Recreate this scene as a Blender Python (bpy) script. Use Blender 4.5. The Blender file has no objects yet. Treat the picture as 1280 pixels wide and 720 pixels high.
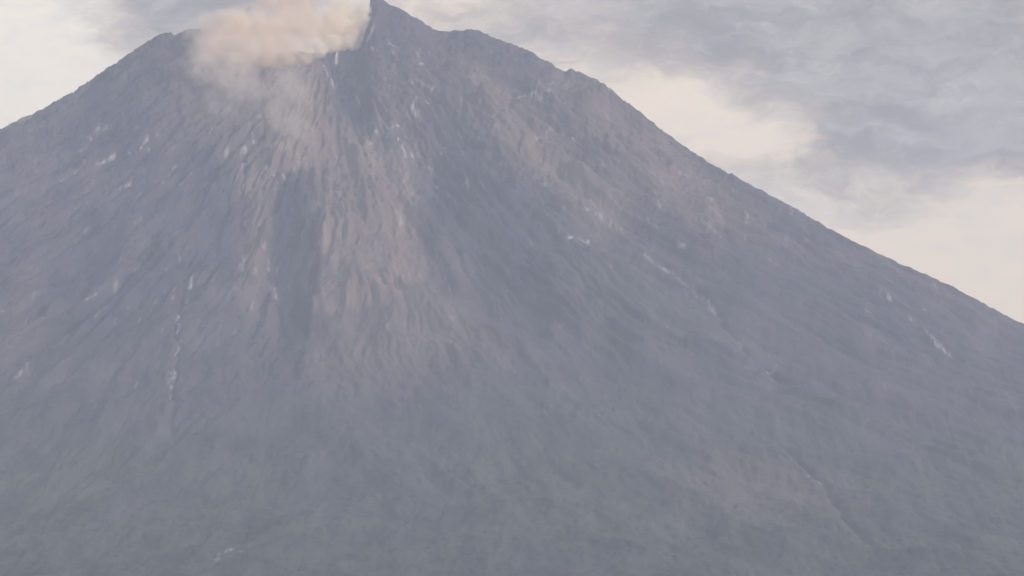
import bpy, bmesh, math, random
import numpy as np
from mathutils import Vector

random.seed(7)
scene = bpy.context.scene
COL = scene.collection
R = math.radians

# ---------------------------------------------------------------- terrain
# plan coordinates in metres: x across, y away from the viewpoint, z up
AX, AY = -690.0, 20000.0           # axis of the volcano
NV = 2600                          # radial profile samples (5 m)

def hash2(ix, iy, seed):
    h = (ix.astype(np.int64) * 374761393 + iy.astype(np.int64) * 668265263 + seed * 974634777) & 0xffffffff
    h = ((h ^ (h >> 13)) * 1274126177) & 0xffffffff
    return ((h ^ (h >> 16)) & 0xffffff) / float(0xffffff)

def gnoise(x, y, seed=0):
    """2-D gradient noise, about -1..1"""
    x0 = np.floor(x); y0 = np.floor(y)
    fx = x - x0; fy = y - y0
    u = fx * fx * fx * (fx * (fx * 6 - 15) + 10)
    v = fy * fy * fy * (fy * (fy * 6 - 15) + 10)
    out = 0
    for dx in (0, 1):
        for dy in (0, 1):
            a = hash2(x0 + dx, y0 + dy, seed) * 2 * np.pi
            g = np.cos(a) * (fx - dx) + np.sin(a) * (fy - dy)
            out = out + g * (u if dx else 1 - u) * (v if dy else 1 - v)
    return out * 1.5

def fbm(x, y, octaves, seed=0, gain=0.5, ridged=False):
    s = 0; a = 1.0; t = 0
    for k in range(octaves):
        n = gnoise(x * 2 ** k + 17.3 * k, y * 2 ** k - 9.1 * k, seed + k)
        if ridged:
            n = 1 - 2 * np.abs(n)
        s = s + a * n; t += a; a *= gain
    return s / t

def sstep(a, b, x):
    t = np.clip((x - a) / (b - a), 0, 1)
    return t * t * (3 - 2 * t)

def integrate_profile(z0, flat, slope, power, ref):
    r = np.arange(NV) * 5.0
    z = np.empty(NV); z[0] = z0
    for i in range(1, NV):
        k = sstep(flat * 0.55, flat * 1.35, np.array(r[i]))
        z[i] = z[i - 1] - 5.0 * slope * float(k) * max(z[i - 1] / ref, 0.0) ** power
    return r, z

def flank_profile(knots, slope, power):
    """heights near the summit from image coordinates, then a concave foot"""
    r = np.arange(NV) * 5.0
    kr, kz = zip(*knots)
    z = np.interp(r, kr, kz); n = int(kr[-1] / 5)
    for i in range(n + 1, NV):
        z[i] = z[i - 1] - 5.0 * slope * max(z[i - 1] / kz[-1], 0.0) ** power
    k = np.ones(21) / 21
    return r, np.convolve(np.pad(z, 10, 'edge'), k, 'valid')

P_LEFT = flank_profile([(0, 2770), (240, 2780), (400, 2800), (560, 2815), (680, 2795), (820, 2715), (1010, 2590), (1170, 2492), (1325, 2420)], .52, .8)
P_RIGHT = flank_profile([(0, 2770), (200, 2825), (390, 2815), (530, 2805), (660, 2765), (750, 2735), (850, 2680), (960, 2640), (1050, 2590), (1190, 2480),
                         (1410, 2315), (1660, 2170), (1850, 2060), (2130, 1900), (2450, 1755), (2700, 1610), (2850, 1520)], .52, .8)
P_FRONT = integrate_profile(2755, 130, .655, .95, 2700)

def poly_mask(x, y, poly, soft, warp=0.0, seed=0, ys=1.0):
    """soft inside mask of a plan polygon; ys squeezes the downslope axis"""
    px = [p[0] for p in poly]; py = [p[1] for p in poly]
    g = soft + 2 * warp
    box = (x > min(px) - g) & (x < max(px) + g) & (y > min(py) - 2 * g / ys) & (y < max(py) + 2 * g / ys)
    if x.ndim > 1 or not box.all():
        out = np.zeros(x.shape)
        if box.any():
            out[box] = poly_mask(x[box], y[box], poly, soft, warp, seed, ys)
        return out
    if warp:
        x = x + warp * fbm(x / (warp * 2.2), y / (warp * 5.0), 3, seed)
        y = y + 2 * warp * fbm(x / (warp * 2.2) + 40, y / (warp * 5.0), 3, seed + 5)
    inside = np.zeros(x.shape, bool); d2 = np.full(x.shape, 1e12)
    n = len(poly)
    for i in range(n):
        xa, ya = poly[i]; xb, yb = poly[(i + 1) % n]
        c = (ya > y) != (yb > y)
        with np.errstate(divide='ignore', invalid='ignore'):
            xi = (xb - xa) * (y - ya) / (yb - ya) + xa
        inside ^= c & (x < xi)
        dx = xb - xa; dy = (yb - ya) * ys
        L = dx * dx + dy * dy + 1e-9
        t = np.clip(((x - xa) * dx + (y - ya) * ys * dy) / L, 0, 1)
        d2 = np.minimum(d2, (x - xa - t * dx) ** 2 + ((y - ya) * ys - t * dy) ** 2)
    d = np.sqrt(d2)
    return sstep(-soft, soft, np.where(inside, d, -d))

def line_mask(x, y, pts, width, ys=0.45):
    px = [p[0] for p in pts]; py = [p[1] for p in pts]
    g = width * 3.2
    box = (x > min(px) - g) & (x < max(px) + g) & (y > min(py) - g / ys) & (y < max(py) + g / ys)
    if x.ndim > 1 or not box.all():
        out = np.zeros(x.shape)
        if box.any():
            out[box] = line_mask(x[box], y[box], pts, width, ys)
        return out
    d2 = np.full(x.shape, 1e12)
    for (xa, ya), (xb, yb) in zip(pts[:-1], pts[1:]):
        dx = xb - xa; dy = (yb - ya) * ys
        L = dx * dx + dy * dy + 1e-9
        t = np.clip(((x - xa) * dx + (y - ya) * ys * dy) / L, 0, 1)
        d2 = np.minimum(d2, (x - xa - t * dx) ** 2 + ((y - ya) * ys - t * dy) ** 2)
    return np.exp(-d2 / (width * width))

def base_height(x, y):
    dx = x - AX; dy = y - AY
    r = np.hypot(dx, dy)
    th = np.arctan2(dx, -dy)                     # 0 = towards the viewpoint
    wf = np.cos(th) ** 2
    side = np.where(dx < 0, np.interp(r, *P_LEFT), np.interp(r, *P_RIGHT))
    k = sstep(-250, 250, dx)
    side_mix = np.interp(r, *P_LEFT) * (1 - k) + np.interp(r, *P_RIGHT) * k
    z = side_mix * (1 - wf) + np.interp(r, *P_FRONT) * wf
    return z, r, th

def relief(x, y, r, th):
    lr = np.log(np.maximum(r, 60) / 60.0)
    w = 0.034 * fbm(th * 6, lr * 1.6, 3, 11) + .010 * fbm(x / 260, y / 420, 3, 13)
    grow = sstep(150, 1500, r)
    patch = sstep(-.35, .4, fbm(x / 520, y / 800, 2, 17))
    d = 50 * grow * fbm((th + w) * 9, lr * 1.2, 3, 21, .5, True)
    d = d + (10 + 38 * patch) * sstep(120, 900, r) * (1 - .55 * sstep(2400, 4200, r)) * fbm((th + w * .9) * 23, lr * 2.4, 4, 31, .55, True)
    d = d + (2 + 10 * patch) * sstep(80, 500, r) * fbm((th + w * .8) * 60, lr * 5, 2, 41, .55, True)
    # crags, ledges and rubble round the summit, softer ground below
    rough = 1.15 - .80 * sstep(600, 3000, r)
    wx = x + 40 * fbm(x / 160, y / 160, 2, 46); wy = y + 60 * fbm(x / 160 + 5, y / 160, 2, 48)
    d = d + 30 * rough * fbm(wx / 150, wy / 300, 5, 51, .58, True)
    d = d + 10 * rough * fbm(x / 28, y / 60, 3, 61, .6)
    d = d + 22 * fbm(x / 460, y / 4000, 3, 71) * grow
    # tree crowns on the lower flanks
    d = d + 5 * sstep(2200, 4200, r) * fbm(x / 24, y / 220, 2, 81)
    return d

def crest_weight(d, sig):
    return np.exp(-(d / np.where(d > 0, sig * 4.5, sig)) ** 2)

def height(x, y, T, crest=True):
    z, r, th = base_height(x, y)
    z = z + relief(x, y, r, th)
    for poly, dz, soft in T['steps']:
        z = z + dz * poly_mask(x, y, poly, soft, 14, 3, .45)
    wx = x + 26 * fbm(x / 190, y / 260, 3, 91); wy = y + 40 * fbm(x / 190 + 7, y / 260, 3, 95)
    for pts, dz, wd in T['cuts']:
        z = z + dz * line_mask(wx, wy, pts, wd, .35)
    if crest and T.get('crest'):
        cx, cy, cd = (np.array(v, float) for v in zip(*T['crest']))
        yc = np.interp(x, cx, cy); dd = np.interp(x, cx, cd)
        z = z + dd * crest_weight(y - yc, 180 + .24 * np.abs(x - AX))
    return z, r, th

def axis_samples():
    def grow(a, b, s, g):
        out = [a]; st = s
        while out[-1] < b:
            st *= g; out.append(out[-1] + st)
        return out[1:]
    fx = list(np.arange(-2080, 2080.1, 4.6))
    gx = [-v for v in grow(2080, 10500, 6, 1.10)][::-1] + fx + grow(2080, 10500, 6, 1.10)
    top = list(np.arange(19080, 20420.1, 5.0))
    mid = []; v = 19080.0; st = 5.0
    while v > 12300:
        v -= st; st = min(st * 1.0022, 13.0); mid.append(v)
    gy = [12300 - q for q in grow(0, 2600, 20, 1.12)][::-1] + mid[::-1] + top + [20420 + q for q in grow(0, 9500, 8, 1.10)]
    return np.array(gx), np.array(gy)


# ---------------------------------------------------------------- mountain tables (plan metres)
CREST = [[-2080.0,19845.0,-102.3],[-2070.8,19846.0,-99.3],[-2061.6,19847.0,-95.3],[-2052.4,19848.0,-92.4],[-2043.2,19849.0,-90.0],[-2034.0,19850.0,-91.7],[-2024.8,19851.0,-94.2],[-2015.6,19852.0,-95.2],[-2006.4,19853.0,-97.4],[-1997.2,19854.0,-107.1],[-1988.0,19855.0,-94.0],[-1978.8,19856.0,-92.3],  # x, crest y, height offset fitted to the outline seen from the camera
[-1969.6,19857.0,-92.1],[-1960.4,19858.0,-103.1],[-1951.2,19860.0,-113.1],[-1942.0,19861.0,-119.0],[-1932.8,19862.0,-104.1],[-1923.6,19863.0,-99.6],[-1914.4,19865.0,-103.4],[-1905.2,19866.0,-90.3],[-1896.0,19867.0,-88.8],[-1886.8,19869.0,-85.7],[-1877.6,19870.0,-91.1],[-1868.4,19871.0,-101.3],
[-1859.2,19873.0,-99.9],[-1850.0,19874.0,-92.6],[-1840.8,19876.0,-92.7],[-1831.6,19877.0,-91.0],[-1822.4,19879.0,-85.1],[-1813.2,19880.0,-88.4],[-1804.0,19882.0,-108.6],[-1794.8,19883.0,-102.5],[-1785.6,19885.0,-92.4],[-1776.4,19886.0,-92.6],[-1767.2,19888.0,-89.6],[-1758.0,19889.0,-92.6],
[-1748.8,19890.0,-99.1],[-1739.6,19892.0,-93.0],[-1730.4,19893.0,-84.4],[-1721.2,19895.0,-90.7],[-1712.0,19896.0,-93.1],[-1702.8,19898.0,-78.9],[-1693.6,19899.0,-69.1],[-1684.4,19901.0,-76.1],[-1675.2,19902.0,-78.7],[-1666.0,19904.0,-83.1],[-1656.8,19905.0,-93.5],[-1647.6,19907.0,-84.1],
[-1638.4,19908.0,-76.3],[-1629.2,19909.0,-72.5],[-1620.0,19911.0,-68.2],[-1610.8,19912.0,-57.2],[-1601.6,19913.0,-64.8],[-1592.4,19914.0,-63.6],[-1583.2,19915.0,-60.0],[-1574.0,19916.0,-62.4],[-1564.8,19917.0,-64.7],[-1555.6,19918.0,-68.9],[-1546.4,19919.0,-70.1],[-1537.2,19920.0,-65.3],
[-1528.0,19921.0,-71.3],[-1518.8,19922.0,-77.8],[-1509.6,19922.0,-79.4],[-1500.4,19923.0,-81.5],[-1491.2,19924.0,-76.9],[-1482.0,19925.0,-76.6],[-1472.8,19925.0,-75.3],[-1463.6,19926.0,-69.0],[-1454.4,19927.0,-66.7],[-1445.2,19927.0,-64.9],[-1436.0,19928.0,-63.2],[-1426.8,19929.0,-53.9],
[-1417.6,19929.0,-57.7],[-1408.4,19930.0,-58.6],[-1399.2,19930.0,-59.6],[-1390.0,19931.0,-57.1],[-1380.8,19931.0,-50.0],[-1371.6,19932.0,-54.6],[-1362.4,19932.0,-39.8],[-1353.2,19933.0,-42.4],[-1344.0,19933.0,-38.6],[-1334.8,19934.0,-51.8],[-1325.6,19934.0,-58.9],[-1316.4,19935.0,-57.4],
[-1307.2,19935.0,-51.8],[-1298.0,19936.0,-50.5],[-1288.8,19936.0,-43.4],[-1279.6,19937.0,-38.4],[-1270.4,19937.0,-33.0],[-1261.2,19938.0,-35.0],[-1252.0,19938.0,-37.8],[-1242.8,19939.0,-39.4],[-1233.6,19939.0,-40.3],[-1224.4,19939.0,-36.2],[-1215.2,19940.0,-39.3],[-1206.0,19940.0,-38.7],
[-1196.8,19941.0,-41.4],[-1187.6,19941.0,-29.6],[-1178.4,19942.0,-23.0],[-1169.2,19942.0,-18.9],[-1160.0,19942.0,-25.8],[-1150.8,19943.0,-30.6],[-1141.6,19943.0,-29.3],[-1132.4,19944.0,-30.6],[-1123.2,19944.0,-30.0],[-1114.0,19944.0,-25.2],[-1104.8,19945.0,-36.2],[-1095.6,19945.0,-38.0],
[-1086.4,19946.0,-37.8],[-1077.2,19946.0,-39.9],[-1068.0,19946.0,-41.9],[-1058.8,19947.0,-54.3],[-1049.6,19947.0,-51.8],[-1040.4,19948.0,-43.4],[-1031.2,19949.0,-41.5],[-1022.0,19950.0,-47.9],[-1012.8,19951.0,-51.9],[-1003.6,19952.0,-51.9],[-994.4,19953.0,-57.7],[-985.2,19954.0,-63.4],
[-976.0,19955.0,-67.9],[-966.8,19956.0,-78.5],[-957.6,19957.0,-75.9],[-948.4,19958.0,-73.4],[-939.2,19959.0,-72.5],[-930.0,19960.0,-74.6],[-920.8,19961.0,-79.0],[-911.6,19962.0,-90.9],[-902.4,19963.0,-87.5],[-893.2,19963.0,-73.6],[-884.0,19964.0,-69.1],[-874.8,19965.0,-60.2],
[-865.6,19965.0,-72.4],[-856.4,19966.0,-97.3],[-847.2,19966.0,-72.7],[-838.0,19967.0,-57.5],[-828.8,19967.0,-52.5],[-819.6,19968.0,-55.1],[-810.4,19968.0,-61.0],[-801.2,19968.0,-69.7],[-792.0,19969.0,-72.8],[-782.8,19969.0,-75.9],[-773.6,19970.0,-76.3],[-764.4,19970.0,-79.2],
[-755.2,19971.0,-81.5],[-746.0,19971.0,-79.4],[-736.8,19972.0,-85.8],[-727.6,19972.0,-77.7],[-718.4,19972.0,-67.4],[-709.2,19973.0,-55.1],[-700.0,19973.0,-44.7],[-690.8,19973.0,-34.7],[-681.6,19974.0,-28.0],[-672.4,19974.0,-29.8],[-663.2,19974.0,-34.2],[-654.0,19974.0,-41.3],
[-644.8,19974.0,-46.7],[-635.6,19974.0,-59.1],[-626.4,19974.0,-68.5],[-617.2,19974.0,-68.5],[-608.0,19974.0,-61.5],[-598.8,19974.0,-60.5],[-589.6,19974.0,-44.4],[-580.4,19974.0,-17.1],[-571.2,19974.0,22.2],[-562.0,19974.0,81.1],[-552.8,19974.0,138.6],[-543.6,19974.0,132.5],
[-534.4,19974.0,133.3],[-525.2,19973.0,130.7],[-516.0,19973.0,113.3],[-506.8,19973.0,99.1],[-497.6,19973.0,85.3],[-488.4,19972.0,77.2],[-479.2,19972.0,71.5],[-470.0,19971.0,65.2],[-460.8,19970.0,64.6],[-451.6,19970.0,56.1],[-442.4,19969.0,52.3],[-433.2,19968.0,46.9],
[-424.0,19967.0,44.4],[-414.8,19966.0,44.8],[-405.6,19965.0,34.2],[-396.4,19964.0,27.7],[-387.2,19963.0,30.3],[-378.0,19963.0,29.8],[-368.8,19962.0,24.0],[-359.6,19961.0,16.0],[-350.4,19960.0,11.4],[-341.2,19959.0,-1.2],[-332.0,19958.0,-7.5],[-322.8,19958.0,-16.7],
[-313.6,19957.0,-22.3],[-304.4,19957.0,-24.5],[-295.2,19956.0,-31.7],[-286.0,19955.0,-30.6],[-276.8,19955.0,-29.3],[-267.6,19954.0,-30.2],[-258.4,19953.0,-38.5],[-249.2,19953.0,-44.0],[-240.0,19952.0,-38.9],[-230.8,19951.0,-38.5],[-221.6,19950.0,-32.8],[-212.4,19950.0,-27.9],
[-203.2,19949.0,-32.2],[-194.0,19948.0,-36.6],[-184.8,19947.0,-35.0],[-175.6,19946.0,-29.9],[-166.4,19945.0,-30.5],[-157.2,19945.0,-27.5],[-148.0,19944.0,-27.0],[-138.8,19943.0,-31.1],[-129.6,19942.0,-35.8],[-120.4,19941.0,-36.5],[-111.2,19940.0,-30.2],[-102.0,19940.0,-34.8],
[-92.8,19939.0,-43.5],[-83.6,19938.0,-41.6],[-74.4,19937.0,-44.9],[-65.2,19936.0,-46.8],[-56.0,19935.0,-44.5],[-46.8,19934.0,-49.7],[-37.6,19933.0,-47.6],[-28.4,19932.0,-51.8],[-19.2,19931.0,-60.3],[-10.0,19930.0,-51.7],[-0.8,19929.0,-46.1],[8.4,19928.0,-50.3],
[17.6,19927.0,-47.5],[26.8,19926.0,-54.9],[36.0,19926.0,-51.8],[45.2,19925.0,-55.0],[54.4,19924.0,-52.6],[63.6,19924.0,-47.1],[72.8,19923.0,-48.2],[82.0,19922.0,-44.9],[91.2,19922.0,-55.9],[100.4,19921.0,-56.9],[109.6,19920.0,-57.3],[118.8,19920.0,-52.8],
[128.0,19919.0,-52.5],[137.2,19918.0,-46.4],[146.4,19918.0,-39.4],[155.6,19917.0,-34.5],[164.8,19916.0,-44.7],[174.0,19915.0,-48.1],[183.2,19915.0,-53.2],[192.4,19914.0,-60.1],[201.6,19913.0,-69.7],[210.8,19912.0,-71.7],[220.0,19912.0,-57.0],[229.2,19911.0,-48.7],
[238.4,19910.0,-46.9],[247.6,19909.0,-45.9],[256.8,19909.0,-45.0],[266.0,19908.0,-42.9],[275.2,19907.0,-48.1],[284.4,19906.0,-49.6],[293.6,19905.0,-55.3],[302.8,19905.0,-54.4],[312.0,19904.0,-54.5],[321.2,19903.0,-57.7],[330.4,19902.0,-55.9],[339.6,19901.0,-53.5],
[348.8,19900.0,-51.5],[358.0,19899.0,-57.5],[367.2,19898.0,-66.4],[376.4,19897.0,-70.6],[385.6,19896.0,-58.3],[394.8,19895.0,-63.8],[404.0,19894.0,-68.5],[413.2,19893.0,-69.7],[422.4,19892.0,-83.0],[431.6,19891.0,-85.6],[440.8,19890.0,-77.2],[450.0,19889.0,-77.4],
[459.2,19888.0,-68.3],[468.4,19887.0,-77.8],[477.6,19886.0,-81.3],[486.8,19885.0,-78.7],[496.0,19884.0,-70.8],[505.2,19882.0,-70.9],[514.4,19881.0,-70.9],[523.6,19880.0,-74.8],[532.8,19879.0,-75.3],[542.0,19877.0,-80.8],[551.2,19876.0,-90.6],[560.4,19875.0,-87.6],
[569.6,19873.0,-93.3],[578.8,19872.0,-101.6],[588.0,19870.0,-97.0],[597.2,19869.0,-98.1],[606.4,19867.0,-97.2],[615.6,19866.0,-91.7],[624.8,19864.0,-89.0],[634.0,19863.0,-93.8],[643.2,19861.0,-90.6],[652.4,19859.0,-93.6],[661.6,19858.0,-91.0],[670.8,19856.0,-88.0],
[680.0,19854.0,-78.6],[689.2,19853.0,-73.9],[698.4,19851.0,-71.5],[707.6,19849.0,-72.5],[716.8,19847.0,-80.2],[726.0,19846.0,-80.4],[735.2,19844.0,-76.1],[744.4,19842.0,-84.0],[753.6,19840.0,-90.1],[762.8,19839.0,-86.5],[772.0,19837.0,-84.6],[781.2,19835.0,-89.1],
[790.4,19834.0,-79.4],[799.6,19832.0,-73.5],[808.8,19830.0,-71.3],[818.0,19828.0,-69.6],[827.2,19827.0,-69.5],[836.4,19825.0,-69.2],[845.6,19823.0,-65.9],[854.8,19822.0,-75.6],[864.0,19820.0,-79.3],[873.2,19818.0,-78.9],[882.4,19816.0,-81.6],[891.6,19815.0,-76.4],
[900.8,19813.0,-77.1],[910.0,19811.0,-77.0],[919.2,19810.0,-72.4],[928.4,19808.0,-70.9],[937.6,19806.0,-71.0],[946.8,19804.0,-71.0],[956.0,19803.0,-71.9],[965.2,19801.0,-74.6],[974.4,19799.0,-75.1],[983.6,19798.0,-81.2],[992.8,19796.0,-84.4],[1002.0,19795.0,-87.2],
[1011.2,19793.0,-93.0],[1020.4,19791.0,-92.7],[1029.6,19790.0,-89.6],[1038.8,19789.0,-85.1],[1048.0,19787.0,-87.3],[1057.2,19786.0,-88.5],[1066.4,19785.0,-89.2],[1075.6,19783.0,-89.9],[1084.8,19782.0,-93.6],[1094.0,19781.0,-96.7],[1103.2,19779.0,-96.4],[1112.4,19778.0,-90.5],
[1121.6,19776.0,-80.7],[1130.8,19775.0,-76.9],[1140.0,19773.0,-73.7],[1149.2,19771.0,-79.5],[1158.4,19770.0,-76.7],[1167.6,19768.0,-80.5],[1176.8,19766.0,-79.3],[1186.0,19764.0,-77.4],[1195.2,19762.0,-74.5],[1204.4,19760.0,-73.5],[1213.6,19757.0,-82.3],[1222.8,19755.0,-89.2],
[1232.0,19753.0,-84.2],[1241.2,19751.0,-88.7],[1250.4,19749.0,-92.4],[1259.6,19747.0,-95.3],[1268.8,19745.0,-93.3],[1278.0,19743.0,-95.6],[1287.2,19741.0,-94.6],[1296.4,19738.0,-92.5],[1305.6,19736.0,-95.1],[1314.8,19734.0,-89.4],[1324.0,19732.0,-86.8],[1333.2,19730.0,-88.4],
[1342.4,19728.0,-84.0],[1351.6,19726.0,-85.4],[1360.8,19724.0,-88.4],[1370.0,19722.0,-95.9],[1379.2,19720.0,-100.5],[1388.4,19718.0,-91.8],[1397.6,19715.0,-95.3],[1406.8,19713.0,-94.4],[1416.0,19711.0,-90.8],[1425.2,19709.0,-86.0],[1434.4,19708.0,-84.6],[1443.6,19706.0,-80.7],
[1452.8,19704.0,-85.3],[1462.0,19703.0,-86.3],[1471.2,19701.0,-82.4],[1480.4,19700.0,-87.8],[1489.6,19699.0,-80.6],[1498.8,19698.0,-81.3],[1508.0,19697.0,-82.9],[1517.2,19696.0,-84.3],[1526.4,19695.0,-84.5],[1535.6,19694.0,-85.0],[1544.8,19693.0,-76.7],[1554.0,19692.0,-77.9],
[1563.2,19691.0,-73.6],[1572.4,19690.0,-70.8],[1581.6,19689.0,-68.1],[1590.8,19688.0,-66.0],[1600.0,19687.0,-65.0],[1609.2,19686.0,-75.4],[1618.4,19685.0,-70.6],[1627.6,19684.0,-67.2],[1636.8,19683.0,-62.6],[1646.0,19682.0,-59.4],[1655.2,19681.0,-58.3],[1664.4,19680.0,-58.2],
[1673.6,19680.0,-56.3],[1682.8,19679.0,-57.0],[1692.0,19679.0,-56.6],[1701.2,19678.0,-57.7],[1710.4,19678.0,-62.8],[1719.6,19677.0,-66.8],[1728.8,19677.0,-66.1],[1738.0,19677.0,-61.9],[1747.2,19677.0,-61.8],[1756.4,19677.0,-59.5],[1765.6,19678.0,-57.3],[1774.8,19678.0,-63.4],
[1784.0,19678.0,-71.4],[1793.2,19678.0,-67.9],[1802.4,19678.0,-71.2],[1811.6,19678.0,-65.7],[1820.8,19678.0,-65.2],[1830.0,19679.0,-67.3],[1839.2,19679.0,-67.1],[1848.4,19679.0,-66.4],[1857.6,19679.0,-70.8],[1866.8,19680.0,-63.6],[1876.0,19680.0,-62.2],[1885.2,19680.0,-64.0],
[1894.4,19680.0,-59.1],[1903.6,19681.0,-60.5],[1912.8,19681.0,-63.3],[1922.0,19682.0,-65.0],[1931.2,19682.0,-63.3],[1940.4,19682.0,-66.7],[1949.6,19683.0,-59.6],[1958.8,19683.0,-59.4],[1968.0,19684.0,-59.7],[1977.2,19684.0,-70.1],[1986.4,19685.0,-66.6],[1995.6,19685.0,-65.6],
[2004.8,19685.0,-63.1],[2014.0,19685.0,-62.2],[2023.2,19685.0,-64.2],[2032.4,19685.0,-63.3],[2041.6,19685.0,-65.2],[2050.8,19685.0,-70.1],[2060.0,19685.0,-67.5],[2069.2,19684.0,-72.6],[2078.4,19684.0,-67.9]]
STEPS = [
    ["ash tongue",[[-957,19732],[-746,19724],[-717,19388],[-719,19040],[-744,18772],[-880,18668],[-913,18900],[-952,19324]],16,5],
    ["ravine floor",[[-874,18652],[-749,18748],[-683,17988],[-691,17340],[-684,16304],[-847,16136],[-915,17360],[-869,18032]],-26,18],
    ["crater notch bowl",[[-721,19740],[-572,19748],[-543,19384],[-550,19200],[-603,19152],[-679,19440]],-30,14],
    ["shadow valley",[[-228,19292],[-167,19320],[0,18576],[143,18176],[108,17164],[-107,17136],[-243,18224],[-327,18900]],-24,40],
]
CUTS = [
    ["ravine edge",[[-704,18804],[-691,18320],[-695,17852],[-702,17208]],-18,14],
    ["ravine edge",[[-975,18892],[-982,18536],[-965,18068],[-921,17580],[-920,17108]],-9,10],
    ["gully",[[-184,19452],[-89,18948],[29,18548],[170,18088],[325,17284]],-14,16],
    ["gully",[[-1179,18740],[-1297,18344],[-1460,17888],[-1546,17000]],-14,16],
    ["gully",[[-1132,17808],[-1124,17148],[-1090,16480],[-1041,15476]],-14,12],
    ["gully",[[178,18848],[348,18488],[540,18096],[715,17548],[887,16656]],-16,16],
    ["gully",[[801,15988],[907,14872],[940,13376]],-16,14],
    ["gully",[[761,18628],[1034,18300],[1299,18012],[1547,17636]],-12,14],
    ["rib",[[-537,19800],[-506,19480],[-417,18928],[-230,18316]],12,14],
    ["rib",[[-215,19512],[0,19024],[235,18712],[459,18260],[695,17716]],16,22],
]
POLYS = [
    ["ash",[[-961,19808],[-752,19884],[-717,19388],[-669,19160],[-571,19092],[-477,18944],[-377,18716],[-330,18260],[-297,18016],[-277,17660],[-379,17248],[-514,17248],[-621,17208],[-681,17244],[-677,17828],[-685,18320],[-749,18764],[-880,18668],[-913,18900],[-955,19320]],0.9,14],
    ["ash",[[-695,17852],[-283,18032],[-109,17320],[-52,16708],[-256,16320],[-481,16172],[-653,16552],[-703,17236]],0.42,70],
    ["ash",[[-1247,19548],[-965,19764],[-928,19032],[-1013,18932],[-1201,19088]],0.35,50],
    ["ash",[[-714,18544],[-506,18920],[-347,18424],[-336,17820],[-457,17148],[-659,17160]],0.35,40],
    ["ash",[[-247,19636],[-170,19572],[0,19308],[180,19060],[381,18660],[435,18460],[275,18416],[147,18692],[0,18880],[-121,19164],[-183,19344]],0.95,30],
    ["ash",[[186,19688],[372,19672],[672,19436],[855,18760],[872,18504],[697,18500],[475,18900],[272,19200]],0.6,45],
    ["ash",[[-1271,19680],[-965,19764],[-931,19084],[-1060,19236],[-1216,19084]],0.55,50],
    ["ash",[[-991,18864],[-885,18648],[-868,18180],[-867,17820],[-830,17356],[-915,17360],[-967,18220]],0.55,16],
    ["ash",[[-854,17840],[-732,17408],[-731,16660],[-837,16700],[-898,17356]],0.2,20],
    ["ash",[[470,15012],[630,15480],[877,15160],[919,14348],[696,13920],[502,13980]],0.3,70],
    ["ash",[[-553,19508],[-373,19704],[-243,19320],[-297,18884],[-414,18808],[-509,19028]],0.3,30],
    ["ash",[[-1763,17560],[-1695,17856],[-1608,16960],[-1682,16768]],0.3,40],
    ["veg",[[143,18176],[515,18208],[727,17812],[867,17280],[676,16608],[314,16728],[136,17316]],0.8,120],
    ["veg",[[-1239,17180],[-1037,17392],[-904,16488],[-903,15192],[-1140,15184],[-1276,16292]],0.7,90],
    ["veg",[[-690,16308],[-419,16708],[-253,16172],[-353,14132],[-627,14324]],0.6,120],
    ["rock_shade",[[-874,18652],[-749,18748],[-683,17988],[-691,17340],[-691,16456],[-796,16936],[-861,18048]],0.9,18],
    ["rock_shade",[[-721,19740],[-572,19748],[-521,19256],[-509,19048],[-603,19152],[-679,19440]],1.0,14],  # left-facing crater wall, its shade painted into the colour
    ["rock_shade",[[-289,19356],[-183,19344],[0,18576],[171,18180],[132,16892],[-106,16876],[-229,18220],[-357,18916]],0.7,40],  # valley left of the ridge, shade put into its colour
    ["rock_shade",[[-1719,18100],[-1502,18384],[-1179,18740],[-1007,18828],[-952,17832],[-1141,17732],[-1249,16604],[-1595,16956]],0.5,50],
    ["rock_shade",[[-1818,19264],[-1560,19428],[-1244,19272],[-1298,18756],[-1642,18660]],0.35,60],
    ["rock_shade",[[-559,19928],[-312,19808],[186,19712],[-246,19492],[-525,19596]],0.5,25],
]
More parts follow.
